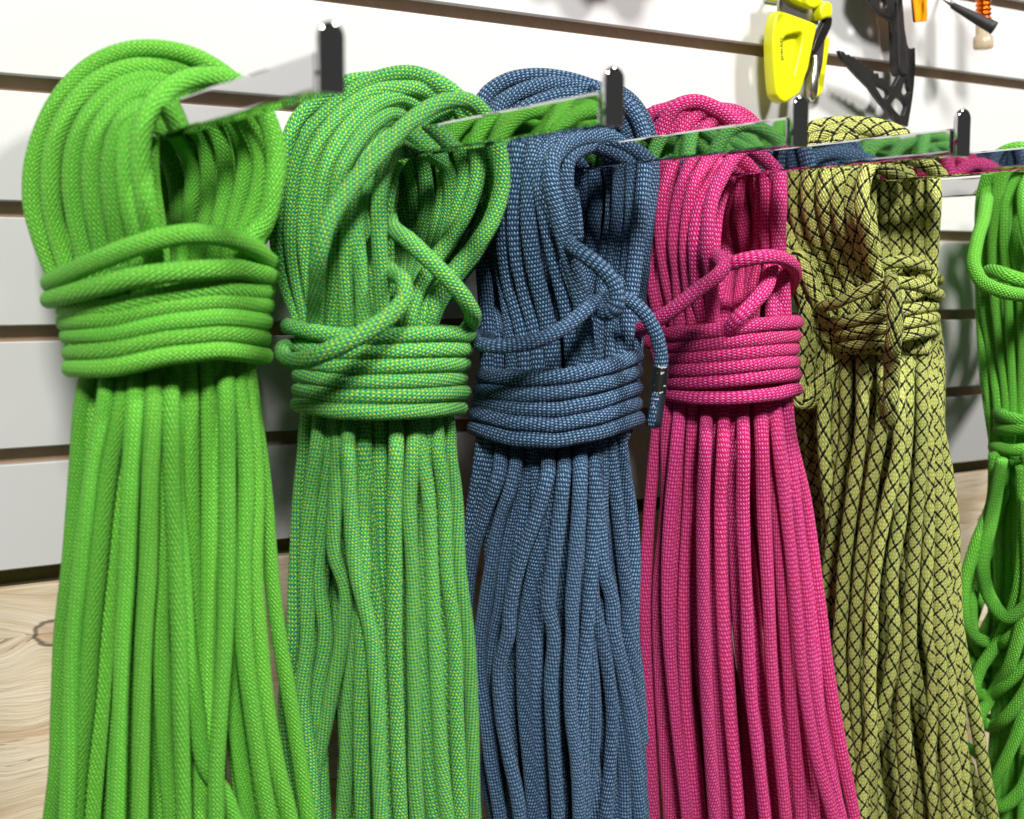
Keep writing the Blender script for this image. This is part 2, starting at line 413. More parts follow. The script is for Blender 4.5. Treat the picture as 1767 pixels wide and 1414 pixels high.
    def fill(s, n, k, y0=None, name='strand', spread=.8):
        for i in range(n):
            u = -spread + 2*spread*(i+.5)/n + s.rnd.uniform(-.04, .04); pts = []
            ph = s.rnd.uniform(0, 6.28)
            for y in ((y0 or s.waist)-20, s.waist+120, s.waist+350, 1414, 1650, 1890):
                xl, xr = lerp_tab(s.sil, y); uu = u + .06*math.sin(ph+y*.006)
                pts.append(((xl+xr)/2 + uu*(xr-xl)/2, y))
            P = [at(x, y, s.Y(x, y, k*(.8 if i == 0 else 1))) for i, (x, y) in enumerate(pts)]
            s.rope(name, P)

# --- first hank: plain neon green
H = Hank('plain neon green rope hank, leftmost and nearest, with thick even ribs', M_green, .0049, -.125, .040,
         [(560, 105, 465), (640, 125, 452), (700, 128, 450), (1000, 102, 478), (1230, 95, 515), (1414, 85, 540)], 560)
c = sub(0, 0, 2.08)
for pts, Y in (
    (((200, 985), (150, 860), (118, 740), (117, 610), (150, 480), (220, 345), (325, 240), (450, 185), (580, 178), (700, 205), (790, 255), (880, 335), (950, 420), (992, 520), (995, 610), (970, 720), (925, 840)), (-.105, -.165)),
    (((240, 960), (200, 820), (182, 680), (195, 530), (250, 400), (340, 300), (450, 250), (590, 243), (690, 265), (800, 330), (890, 440), (940, 560), (935, 650), (905, 760), (870, 840)), (-.120, -.150)),
    (((305, 920), (275, 790), (258, 650), (280, 500), (345, 385), (440, 310), (560, 285), (680, 310), (790, 390), (860, 480), (882, 560), (875, 650), (850, 750), (830, 840)), (-.134, -.136)),
    (((365, 890), (340, 770), (328, 630), (345, 500), (410, 390), (500, 330), (600, 330), (700, 380), (770, 460), (805, 550), (812, 650), (800, 750), (780, 840)), (-.147, -.122)),
    (((425, 870), (405, 750), (395, 630), (410, 520), (450, 430), (520, 385), (590, 390), (670, 440), (725, 500), (747, 590), (750, 680), (738, 780), (720, 840)), (-.158, -.108)),
    (((490, 860), (465, 750), (452, 640), (450, 540), (465, 450), (520, 420), (590, 450), (650, 520), (690, 600), (690, 690), (682, 780), (670, 840)), (-.166, -.096)),
    (((545, 850), (525, 730), (508, 610), (508, 490), (545, 385), (610, 318), (700, 280), (800, 282), (870, 310), (920, 360), (960, 430), (988, 540), (980, 680), (945, 800), (900, 850)), (-.183, -.168)),
    (((640, 840), (640, 760), (636, 680), (600, 560), (540, 470), (440, 440), (380, 500), (350, 640), (370, 800), (400, 900)), (-.082, -.085)),
    (((595, 840), (598, 760), (590, 660), (560, 560), (470, 420), (330, 420), (240, 520), (215, 660), (235, 800), (270, 900)), (-.070, -.075)),
    (((300, 940), (215, 780), (165, 660), (170, 540), (230, 400), (340, 290), (460, 235), (600, 235), (720, 280), (830, 400), (900, 560), (890, 720), (850, 840)), (-.088, -.092))):
    H.loop(c(*pts), *Y)
for pts in (((235, 1120), (400, 1112), (600, 1062), (750, 1036), (955, 1045)), ((235, 1158), (400, 1146), (600, 1102), (800, 1080), (955, 1098)),
            ((246, 1206), (400, 1200), (600, 1158), (800, 1138), (948, 1156)), ((256, 1264), (400, 1256), (600, 1214), (800, 1196), (944, 1216)), ((254, 1322), (400, 1320), (600, 1276), (800, 1256), (950, 1280))):
    H.turn(c(*pts))
H.turn(c((178, 1075), (300, 1042), (500, 992), (700, 972), (850, 966), (972, 992)), .020)
H.turn(c((180, 1016), (300, 958), (450, 896), (600, 850), (700, 838), (820, 852), (910, 888), (972, 945)), .022)
a = sub(60, 600, 3.534); bq = sub(60, 1014, 3.534)
def ab(A, B): return a(*A)+bq(*B)
L = [
 (ab(((320, 150), (310, 250), (255, 800), (212, 1350)), ((165, 300), (150, 700), (138, 1100), (100, 1414))), .004),
 (ab(((440, 150), (440, 250), (345, 800), (282, 1350)), ((240, 300), (225, 700), (215, 1100), (200, 1414))), -.003),
 (ab(((540, 170), (535, 300), (445, 800), (385, 1350)), ((345, 300), (315, 700), (270, 1100), (250, 1414))), .001),
 (ab(((560, 800), (480, 1200)), ((440, 250), (405, 700), (372, 1100), (348, 1414))), .004),
 (ab(((615, 150), (615, 300), (585, 800), (565, 1350)), ((540, 300), (525, 700), (515, 1100), (505, 1414))), -.004),
 (ab(((725, 150), (725, 300), (705, 800), (690, 1350)), ((665, 300), (652, 700), (645, 1100), (640, 1414))), -.002),
 (ab(((828, 130), (828, 300), (838, 800), (862, 1350)), ((880, 300), (888, 700), (900, 1100), (912, 1414))), -.002),
 (ab(((760, 700), (775, 1100)), ((765, 200), (780, 600), (795, 1000), (835, 1414))), .002),
 (ab(((945, 130), (945, 300), (950, 800), (962, 1350)), ((968, 300), (985, 700), (1020, 1000), (1060, 1200))), .006),
 (ab(((860, 900), (900, 1350)), ((935, 350), (990, 750), (1045, 1100), (1150, 1250), (1215, 1414))), .002),
 (ab(((1060, 120), (1060, 300), (1068, 800), (1062, 1350)), ((1058, 300), (1045, 700), (1020, 1100), (1000, 1414))), .005),
 (ab(((1170, 110), (1170, 300), (1172, 800), (1172, 1350)), ((1160, 300), (1128, 800), (1108, 1100), (1105, 1414))), -.005),
 (ab(((1120, 700), (1150, 1300)), ((1180, 500), (1225, 850), (1270, 1180), (1300, 1414))), .005),
 (ab(((1252, 110), (1256, 300), (1290, 800), (1270, 1350)), ((1275, 300), (1318, 700), (1375, 1100), (1425, 1414))), -.002),
 (ab(((1300, 130), (1305, 300), (1350, 800), (1345, 1350)), ((1372, 300), (1410, 700), (1480, 1100), (1555, 1414))), -.001),
 (ab(((1310, 200), (1395, 850), (1440, 1350)), ((1490, 300), (1558, 700), (1630, 1150), (1668, 1414))), .003)]
for pts, back in L: H.strand(pts, back)
H.fill(10, .30); H.fill(9, .05, spread=.82); H.fill(8, -.5)

# --- second hank: green with teal and yellow flecks
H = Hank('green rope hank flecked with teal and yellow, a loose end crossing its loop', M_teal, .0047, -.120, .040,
         [(560, 490, 810), (690, 510, 800), (730, 520, 785), (900, 500, 800), (1100, 482, 820), (1414, 480, 828)], 640)
c = sub(440, 80, 2.08)
for pts, Y in (
    (((165, 995), (112, 850), (80, 690), (88, 510), (115, 360), (155, 260), (235, 190), (330, 130), (430, 118), (560, 98), (650, 125), (740, 190), (830, 290), (880, 400), (882, 500), (850, 620), (795, 710), (735, 780), (680, 850), (620, 950)), (-.085, -.155)),
    (((190, 995), (155, 850), (130, 690), (138, 510), (165, 380), (225, 275), (310, 195), (400, 135), (480, 105), (570, 100), (650, 135), (740, 230), (790, 350), (800, 450), (770, 570), (715, 670), (650, 760), (600, 850), (560, 980)), (-.100, -.140)),
    (((225, 985), (200, 850), (180, 690), (190, 510), (215, 390), (270, 290), (345, 215), (430, 165), (530, 152), (610, 160), (690, 230), (745, 380), (752, 500), (732, 590), (700, 690), (640, 790), (590, 900), (570, 980)), (-.116, -.126)),
    (((250, 985), (240, 850), (230, 690), (240, 520), (265, 420), (310, 330), (375, 255), (450, 200), (530, 185), (600, 230), (650, 340), (678, 470), (665, 600), (640, 700), (605, 790), (575, 900)), (-.130, -.110)),
    (((275, 985), (285, 850), (285, 700), (290, 560), (310, 450), (355, 360), (420, 280), (490, 240), (550, 270), (590, 380), (615, 510), (605, 640), (585, 740), (560, 850), (540, 980)), (-.142, -.095)),
    (((330, 985), (325, 830), (332, 710), (345, 600), (360, 500), (400, 400), (460, 320), (520, 330), (555, 440), (572, 600), (560, 700), (535, 820), (520, 980)), (-.150, -.082)),
    (((390, 990), (382, 830), (370, 700), (372, 590), (400, 480), (440, 390), (500, 350), (540, 400), (540, 600), (515, 760), (500, 980)), (-.154, -.075)),
    (((455, 980), (452, 820), (445, 660), (448, 530), (470, 430), (510, 370), (570, 330), (620, 380), (690, 440), (700, 560), (665, 700), (615, 850), (585, 980)), (-.158, -.118)),
    (((215, 990), (222, 860), (232, 740), (258, 640), (302, 560), (362, 480), (422, 410), (482, 345), (545, 282), (625, 222), (700, 195), (770, 200), (812, 232), (850, 300), (880, 400), (886, 500), (855, 620), (800, 710), (710, 820), (630, 960)), (-.172, -.162)),
    (((500, 980), (520, 800), (570, 560), (560, 380), (430, 280), (280, 380), (220, 560), (230, 800), (280, 985)), (-.062, -.062))):
    H.loop(c(*pts), *Y)
for pts in (((118, 1004), (260, 1036), (400, 1046), (550, 1036), (700, 1032), (768, 1040)), ((150, 1078), (300, 1094), (500, 1092), (640, 1088), (756, 1086)), ((160, 1134), (300, 1148), (500, 1148), (640, 1144), (746, 1142)),
            ((160, 1180), (300, 1200), (450, 1204), (600, 1200), (738, 1192)), ((158, 1234), (300, 1254), (450, 1256), (600, 1254), (750, 1244)), ((154, 1284), (300, 1308), (450, 1313), (600, 1308), (738, 1298))):
    H.turn(c(*pts))
def free(H, pts, name, r=None, **kw):
    return H.rope(name, [at(x, y, Y) for x, y, Y in pts], r=r, **kw)
def cy(c, pts): return [c((x, y))[0]+(Y,) for x, y, Y in pts]
free(H, cy(c, [(480, 600, -.105), (500, 660, -.135), (555, 700, -.155), (620, 762, -.168), (690, 832, -.176), (742, 892, -.178), (778, 950, -.172), (778, 990, -.155), (750, 1030, -.13)]), 'crossing_end')
free(H, cy(c, [(470, 780, -.135), (500, 818, -.160), (535, 850, -.178), (535, 905, -.184), (490, 962, -.186), (420, 1012, -.186), (330, 1062, -.183), (250, 1100, -.176), (170, 1128, -.160), (110, 1122, -.138), (98, 1090, -.122), (140, 1075, -.10)]), 'crossing_end')
cc = sub(470, 680, 4.4175); dd = sub(470, 1014, 3.535)
def ab(A, B): return cc(*A)+dd(*B)
L = [
 (ab(((250, 300), (245, 400), (205, 800), (180, 1350)), ((125, 300), (80, 700), (90, 1000), (140, 1414))), .004),
 (ab(((350, 300), (340, 400), (290, 800), (262, 1350)), ((215, 300), (190, 700), (240, 1100), (258, 1414))), 0),
 (ab(((450, 280), (445, 400), (390, 800), (345, 1350)), ((325, 300), (280, 650), (300, 1100), (320, 1414))), .002),
 (ab(((500, 400), (480, 800), (480, 1250)), ((445, 0), (432, 250), (355, 680), (262, 1150), (225, 1414))), .001),
 (ab(((580, 280), (578, 400), (592, 800), (640, 1350)), ((605, 300), (642, 700), (655, 1200), (665, 1414))), -.005),
 (ab(((700, 270), (702, 400), (732, 800), (752, 1250)), ((655, 300), (690, 700), (705, 1100))), .003),
 (ab(((640, 1300),), ((510, 250), (462, 700), (446, 1200), (432, 1414))), .003),
 (ab(((700, 1300),), ((548, 250), (540, 700), (546, 1200), (552, 1414))), .001),
 (ab(((815, 290), (815, 400), (838, 800), (850, 1300)), ((730, 300), (700, 600))), .006),
 (ab(((945, 290), (945, 400), (930, 800), (932, 1350)), ((745, 300), (757, 700), (772, 1200), (782, 1414))), -.002),
 (ab(((1080, 290), (1075, 400), (1045, 800), (1068, 1350)), ((858, 300), (868, 700), (872, 1200), (884, 1414))), -.001),
 (ab(((1165, 340), (1165, 450), (1175, 800), (1150, 1350)), ((905, 300), (930, 700), (962, 1200), (985, 1414))), .003),
 (ab(((1110, 300), (1180, 700), (1215, 1350)), ((990, 300), (1010, 700), (1045, 1200), (1070, 1414))), 0),
 (ab(((1260, 300), (1265, 400), (1310, 800), (1330, 1350)), ((1112, 300), (1122, 700), (1142, 1200), (1152, 1414))), -.002),
 (ab(((1350, 310), (1352, 400), (1400, 800), (1425, 1350)), ((1190, 300), (1215, 700), (1226, 1200), (1236, 1414))), .002)]
for pts, back in L: H.strand(pts, back)
H.fill(10, .30); H.fill(9, .05, spread=.82); H.fill(8, -.5)

# --- third hank: blue
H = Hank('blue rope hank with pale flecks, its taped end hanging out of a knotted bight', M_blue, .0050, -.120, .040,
         [(600, 815, 1090), (740, 812, 1100), (790, 810, 1085), (1000, 800, 1100), (1414, 830, 1115)], 690)
c = sub(780, 80, 1.965)
for pts, Y in (
    (((120, 960), (110, 800), (90, 600), (70, 400), (75, 260), (115, 165), (190, 115), (280, 100), (380, 110), (480, 140), (560, 175), (620, 230), (655, 320), (650, 450), (640, 560), (630, 660), (615, 780), (600, 900), (592, 1020)), (-.080, -.150)),
    (((200, 960), (160, 700), (135, 560), (125, 400), (130, 270), (180, 185), (260, 145), (360, 130), (460, 155), (540, 210), (600, 300), (622, 420), (632, 520), (625, 640), (610, 760), (590, 900), (570, 1020)), (-.095, -.136)),
    (((240, 980), (195, 800), (170, 600), (170, 420), (185, 300), (240, 220), (320, 180), (410, 165), (500, 200), (560, 300), (590, 450), (590, 560), (575, 680), (560, 800), (540, 900), (530, 1020)), (-.108, -.122)),
    (((285, 980), (250, 850), (222, 720), (212, 600), (218, 450), (230, 330), (280, 240), (360, 205), (440, 230), (500, 320), (540, 440), (545, 560), (530, 680), (515, 800), (508, 920), (500, 1020)), (-.122, -.108)),
    (((335, 1000), (310, 880), (278, 750), (260, 600), (264, 450), (282, 330), (340, 260), (410, 260), (460, 340), (488, 500), (480, 600), (474, 700), (460, 820), (455, 1000)), (-.136, -.094)),
    (((400, 960), (372, 830), (340, 700), (312, 560), (296, 450), (310, 360), (370, 310), (420, 360), (440, 480), (440, 580), (432, 700), (436, 820), (420, 1000)), (-.146, -.082)),
    (((450, 960), (425, 820), (390, 700), (358, 570), (334, 450), (340, 390), (380, 340), (450, 310), (520, 305), (580, 340), (610, 420), (612, 540), (600, 700), (585, 860), (575, 1000)), (-.160, -.132)),
    (((405, 640), (395, 540), (384, 450), (390, 390), (430, 350), (500, 340), (560, 390), (565, 520), (550, 700), (530, 860), (520, 1000)), (-.150, -.116)),
    (((480, 150), (540, 150), (600, 180), (645, 240), (672, 320), (676, 450), (660, 600), (640, 800), (615, 1000)), (-.125, -.120)),
    (((150, 1000), (130, 850), (110, 650), (170, 420), (300, 300), (420, 360), (470, 560), (470, 800), (470, 1000)), (-.060, -.060)),
    (((480, 900), (470, 960), (480, 1060)), (-.135, -.135)), (((430, 900), (440, 1000), (430, 1080)), (-.140, -.140))):
    H.loop(c(*pts), *Y)
for pts in (((108, 1118), (250, 1130), (400, 1118), (550, 1080), (626, 1050)), ((98, 1168), (250, 1184), (400, 1172), (550, 1134), (624, 1104)), ((92, 1206), (200, 1228), (350, 1234), (500, 1206), (624, 1160)),
            ((80, 1242), (200, 1274), (350, 1284), (500, 1256), (622, 1212)), ((76, 1292), (200, 1328), (350, 1336), (500, 1310), (630, 1262))):
    H.turn(c(*pts))
free(H, cy(c, [(380, 640, -.140), (412, 682, -.168), (455, 712, -.180), (505, 752, -.186), (545, 800, -.190), (562, 850, -.192), (545, 898, -.190), (518, 902, -.182), (508, 875, -.170), (520, 840, -.160), (560, 800, -.150)]), 'bight')
tail = cy(c, [(130, 990, -.10), (75, 985, -.130), (90, 1008, -.150), (150, 1018, -.166), (230, 1012, -.174), (320, 986, -.178), (400, 940, -.180), (460, 888, -.180), (515, 858, -.177), (580, 852, -.178), (640, 892, -.186), (685, 960, -.190), (708, 1050, -.190), (706, 1130, -.190), (694, 1220, -.190), (684, 1290, -.190)])
free(H, tail, 'loose_end', r=.0044, wob=.02)
M_tape = plain('black_tape', (.012, .012, .012, 1), .32, spec=.6)
P = catmull([at(x, y, Y) for x, y, Y in tail[-5:]])
ln = [p for p in P if at(0, 0, 0) and c((0, 1075))[0][1] < IH/2 - FPX*((p-CAM).dot(UP))/((p-CAM).dot(FW)) < c((0, 1262))[0][1]]
tp = rope_mesh('tape', ln[::4], .0051, wob=.03, cap=False); tp.materials.append(M_tape)
link('end_tape', tp, None, H.root)
tp = rope_mesh('tip', P[-9::3]+[P[-1]], .0050, wob=.06); tp.materials.append(plain('shaded_sheath_tip', (.02, .03, .05, 1), .45, var=.3, bump=.4)); link('shaded_tip', tp, None, H.root)  # dark navy put into the tail's end for the shade there
# fragments of the printed white marking left on the tape
M_print = plain('white_print', (.75, .74, .72, 1), .5)
bm = bmesh.new(); rr = random.Random(4)
for i in range(16):
    q = ln[int((.02+.96*((i*.618) % 1))*(len(ln)-1))]
    ang = rr.uniform(-.75, .75) if i else -.2
    d = (-FW*math.cos(ang) - RT*math.sin(ang) if False else (-FW*math.cos(ang) + RT*math.sin(ang)))
    base = q + d*.00526; tx = (RT*math.cos(ang)+FW*math.sin(ang)); ty = Vector((0, 0, 1)); rot = rr.uniform(-.8, .8)
    e1 = tx*math.cos(rot)+ty*math.sin(rot); e2 = -tx*math.sin(rot)+ty*math.cos(rot)
    l, h = (.0016, .0004) if i == 0 else (rr.uniform(.0005, .0014), rr.uniform(.00025, .0004))
    vs = [bm.verts.new(base+e1*sx*l+e2*sy*h) for sx, sy in ((-1, -1), (1, -1), (1, 1), (-1, 1))]
    bm.faces.new(vs)
from_bm('tape_marking', bm, M_print, H.root)
ee = sub(780, 740, 4.158); ff = sub(780, 1054, 3.928)
def ab(A, B): return ee(*A)+ff(*B)
L = [
 (ee((205, 250), (150, 600), (110, 950), (90, 1300))+ff((110, 300), (120, 800), (150, 1414)), .003),
 (ee((262, 220), (190, 600), (140, 900), (110, 1200))+ff((60, 200), (90, 800), (120, 1414)), .004),
 (ee((350, 210), (335, 330), (240, 600), (150, 900), (110, 1200))+ff((90, 200), (130, 700), (160, 1414)), -.002),
 (ab(((460, 230), (440, 350), (345, 650), (280, 1000), (232, 1300)), ((195, 150), (185, 450), (235, 750), (262, 1000), (330, 1414))), .001),
 (ab(((475, 240), (430, 600), (370, 950), (345, 1300)), ((290, 150), (262, 450), (255, 800), (245, 1150), (290, 1414))), .004),
 (ab(((570, 220), (545, 450), (505, 700), (470, 1000)), ((420, 0), (450, 200))), .005),
 (ab(((690, 220), (685, 320), (605, 620), (505, 900), (440, 1150), (410, 1350)), ((388, 100), (322, 380), (332, 680), (388, 1000), (440, 1250), (462, 1414))), -.003),
 (ab(((805, 220), (802, 320), (772, 620), (722, 1000), (692, 1300)), ((682, 100), (672, 500), (690, 900), (722, 1414))), -.004),
 (ab(((705, 700), (655, 950), (622, 1150)), ((575, 100), (572, 500), (592, 900), (618, 1414))), .003),
 (ab(((600, 950), (560, 1150), (530, 1330)), ((490, 100), (482, 400), (492, 700), (530, 1100), (558, 1414))), .001),
 (ab(((920, 200), (920, 320), (908, 620), (880, 1000), (860, 1300)), ((815, 100), (802, 400), (806, 700), (842, 1020), (862, 1414))), -.003),
 (ab(((1030, 200), (1028, 320), (1020, 620), (1000, 1000), (978, 1300)), ((918, 100), (885, 500), (880, 800), (890, 1414))), .001),
 (ab(((1040, 500), (1062, 720), (1085, 1000), (1150, 1250)), ((1092, 100), (1160, 420), (1212, 720), (1242, 1020), (1272, 1414))), -.001),
 (ab(((1150, 180), (1155, 300), (1192, 620), (1232, 1000), (1262, 1300)), ((1190, 150), (1235, 500), (1262, 900), (1290, 1414))), .003),
 (ab(((1222, 150), (1232, 300), (1282, 620), (1302, 900), (1300, 1200)), ((1225, 150), (1262, 500), (1290, 900))), .006),
 (ab(((1000, 900), (1025, 1300)), ((1000, 120), (1058, 420), (1085, 720), (1072, 1020), (1042, 1414))), .001),
 (ab(((960, 1000), (960, 1300)), ((935, 250), (962, 550), (962, 900), (930, 1200), (896, 1414))), .003),
 (ab(((1080, 1100),), ((1095, 400), (1148, 800), (1172, 1100), (1172, 1414))), .004)]
for pts, back in L: H.strand(pts, back)
H.fill(10, .30); H.fill(9, .05, spread=.82); H.fill(8, -.5)

# --- fourth hank: pink
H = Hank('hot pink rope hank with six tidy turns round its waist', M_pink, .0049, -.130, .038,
         [(560, 1120, 1370), (680, 1140, 1372), (710, 1130, 1365), (1000, 1105, 1420), (1200, 1110, 1450), (1414, 1120, 1478)], 630)
c = sub(1060, 130, 2.356)
for pts, Y in (
    (((150, 1000), (140, 850), (130, 700), (120, 500), (115, 330), (120, 230), (150, 160), (210, 140), (300, 115), (400, 130), (500, 175), (600, 230), (660, 320), (672, 420), (672, 520), (668, 650), (672, 750), (684, 850), (690, 980)), (-.095, -.160)),
    (((180, 985), (155, 850), (145, 700), (145, 560), (160, 420), (175, 300), (205, 190), (250, 130), (330, 108), (410, 135), (500, 200), (580, 290), (615, 400), (622, 600), (628, 740), (640, 860), (640, 980)), (-.108, -.147)),
    (((245, 965), (215, 830), (196, 700), (192, 560), (215, 430), (245, 330), (280, 220), (340, 160), (430, 140), (520, 160), (580, 220), (600, 340), (600, 500), (600, 640), (602, 740), (575, 850), (560, 980)), (-.122, -.134)),
    (((268, 975), (260, 810), (246, 690), (255, 550), (285, 425), (320, 330), (360, 230), (420, 175), (500, 160), (560, 210), (575, 340), (565, 420), (580, 510), (590, 640), (560, 800), (540, 980)), (-.134, -.120)),
    (((322, 1000), (302, 830), (292, 710), (302, 565), (332, 435), (385, 340), (440, 260), (500, 240), (535, 320), (510, 450), (515, 560), (525, 640), (540, 730), (520, 840), (505, 980)), (-.146, -.108)),
    (((362, 1000), (340, 900), (335, 800), (330, 690), (346, 548), (392, 435), (440, 350), (500, 320), (480, 450), (440, 560), (442, 640), (460, 740), (452, 860), (450, 980)), (-.158, -.095)),
    (((400, 960), (388, 800), (376, 710), (380, 610), (396, 508), (440, 408), (490, 330), (560, 290), (620, 330), (652, 400), (658, 520), (655, 700), (665, 850), (670, 970)), (-.172, -.152)),
    (((480, 980), (500, 800), (470, 620), (430, 400), (330, 260), (200, 340), (150, 560), (180, 850), (240, 985)), (-.078, -.075))):
    H.loop(c(*pts), *Y)
for pts in (((196, 1056), (300, 1050), (450, 1034), (600, 1014), (742, 1004)), ((206, 1104), (350, 1098), (500, 1082), (650, 1068), (734, 1062)), ((206, 1152), (350, 1147), (500, 1132), (650, 1118), (730, 1114)),
            ((206, 1200), (350, 1196), (500, 1183), (650, 1168), (730, 1166)), ((206, 1252), (350, 1249), (500, 1238), (650, 1222), (734, 1216)), ((206, 1298), (350, 1314), (500, 1313), (650, 1298), (738, 1276))):
    H.turn(c(*pts))
free(H, cy(c, [(150, 1090, -.10), (70, 1060, -.12), (105, 1035, -.145), (170, 1000, -.164), (250, 945, -.178), (340, 872, -.188), (410, 822, -.192), (446, 778, -.190), (430, 745, -.182), (395, 745, -.165), (370, 800, -.145)]), 'crossing_end')
free(H, cy(c, [(380, 800, -.120), (420, 780, -.150), (470, 766, -.170), (560, 744, -.182), (650, 738, -.184), (712, 762, -.178), (734, 802, -.162), (722, 850, -.142), (690, 880, -.115), (640, 870, -.10)]), 'crossing_end')
free(H, cy(c, [(640, 740, -.140), (634, 790, -.166), (622, 850, -.172), (570, 920, -.178), (500, 990, -.176), (440, 1060, -.160)]), 'crossing_end')
c = sub(800, 700, 1.827)
L = [
 (((615, 30), (606, 120), (588, 300), (574, 600), (582, 900), (600, 1305)), .002), (((680, 15), (672, 120), (655, 300), (642, 600), (660, 900), (704, 1305)), 0),
 (((722, 20), (710, 300), (694, 600), (700, 900), (735, 1305)), .005), (((765, 15), (762, 120), (755, 300), (755, 600), (765, 900), (792, 1305)), -.005),
 (((822, 15), (818, 120), (812, 300), (816, 600), (835, 900), (868, 1305)), .001), (((880, 15), (882, 120), (880, 300), (890, 600), (905, 900), (950, 1305)), -.003),
 (((850, 30), (850, 300), (862, 600), (880, 800), (925, 1050), (935, 1305)), .004), (((935, 20), (940, 120), (945, 300), (960, 600), (975, 900), (1015, 1305)), 0),
 (((960, 25), (985, 300), (1005, 600), (1028, 900), (1065, 1305)), .002), (((985, 20), (992, 120), (1012, 300), (1045, 600), (1068, 850), (1110, 1100), (1165, 1305)), -.001),
 (((1015, 20), (1022, 120), (1046, 300), (1080, 600), (1100, 850), (1140, 1100), (1190, 1305)), .003), (((1025, 60), (1078, 300), (1118, 600), (1150, 850), (1188, 1080), (1232, 1305)), .002),
 (((800, 300), (785, 600), (800, 900), (830, 1305)), .005), (((640, 300), (612, 600), (620, 900), (650, 1305)), .005)]
for pts, back in L: H.strand(c(*pts), back)
H.fill(10, .30); H.fill(9, .05, spread=.82); H.fill(8, -.5)

# --- fifth hank: yellow-green under a black net
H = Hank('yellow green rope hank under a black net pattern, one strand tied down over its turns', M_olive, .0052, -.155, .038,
         [(500, 1420, 1618), (600, 1440, 1605), (640, 1400, 1600), (700, 1385, 1620), (900, 1390, 1655), (1100, 1410, 1670), (1414, 1450, 1715)], 565)
c = sub(1320, 150, 2.571)
for pts, Y in (
    (((190, 990), (130, 800), (70, 600), (60, 420), (90, 290), (160, 210), (260, 172), (370, 165), (480, 172), (590, 205), (690, 280), (740, 380), (752, 470), (748, 580), (740, 700), (735, 800), (730, 900)), (-.115, -.190)),
    (((300, 940), (250, 880), (205, 760), (150, 620), (125, 480), (135, 370), (180, 270), (260, 210), (360, 190), (480, 195), (590, 240), (670, 330), (700, 430), (692, 570), (688, 700), (690, 780), (680, 900)), (-.130, -.176)),
    (((345, 925), (308, 850), (258, 750), (212, 620), (190, 480), (205, 370), (260, 280), (340, 230), (440, 220), (540, 260), (610, 350), (642, 450), (640, 580), (640, 720), (640, 900)), (-.145, -.160)),
    (((395, 915), (368, 830), (326, 750), (280, 620), (258, 480), (275, 370), (330, 290), (420, 260), (510, 300), (570, 390), (590, 480), (582, 600), (585, 740), (590, 900)), (-.158, -.145)),
    (((445, 890), (420, 830), (380, 720), (338, 600), (320, 480), (342, 365), (400, 300), (470, 310), (520, 400), (540, 510), (532, 620), (532, 760), (540, 900)), (-.170, -.132)),
    (((485, 870), (450, 800), (420, 700), (390, 580), (380, 470), (405, 360), (460, 320), (500, 400), (505, 520), (500, 640), (500, 780), (500, 900)), (-.182, -.120)),
    (((500, 860), (470, 760), (450, 650), (432, 550), (434, 450), (460, 360), (520, 310), (600, 310), (680, 370), (715, 450), (722, 600), (715, 760), (708, 900)), (-.195, -.172)),
    (((150, 760), (190, 870), (180, 1000), (160, 1200), (150, 1400)), (-.135, -.125)), (((105, 600), (150, 800), (210, 900), (215, 1000), (190, 1250), (180, 1400)), (-.12, -.11)),
    (((480, 900), (500, 700), (470, 420), (350, 300), (210, 380), (160, 600), (240, 850), (300, 950)), (-.098, -.095))):
    H.loop(c(*pts), *Y)
H.tr = .84
for pts in (((276, 1048), (350, 1044), (450, 1024), (540, 1008), (620, 992), (748, 972)), ((292, 1098), (400, 1088), (540, 1064), (640, 1044), (752, 1022)), ((300, 1152), (400, 1147), (540, 1120), (640, 1100), (758, 1078))):
    H.turn(c(*pts), .014)
H.turn(c((225, 980), (300, 966), (400, 922), (500, 884), (580, 866), (680, 880), (772, 926)), .020)
H.turn(c((400, 830), (500, 792), (600, 774), (690, 786), (772, 858)), .012, .006)
free(H, cy(c, [(560, 850, -.195), (568, 900, -.216), (574, 960, -.224), (577, 1020, -.226), (576, 1080, -.226), (568, 1140, -.222), (564, 1200, -.212), (562, 1290, -.204), (558, 1400, -.200), (554, 1500, -.190), (550, 1600, -.170)]), 'tie_down_strand')
gg = sub(1340, 700, 3.928); hh = sub(1400, 1054, 3.928)
def ab(A, B): return gg(*A)+hh(*B)
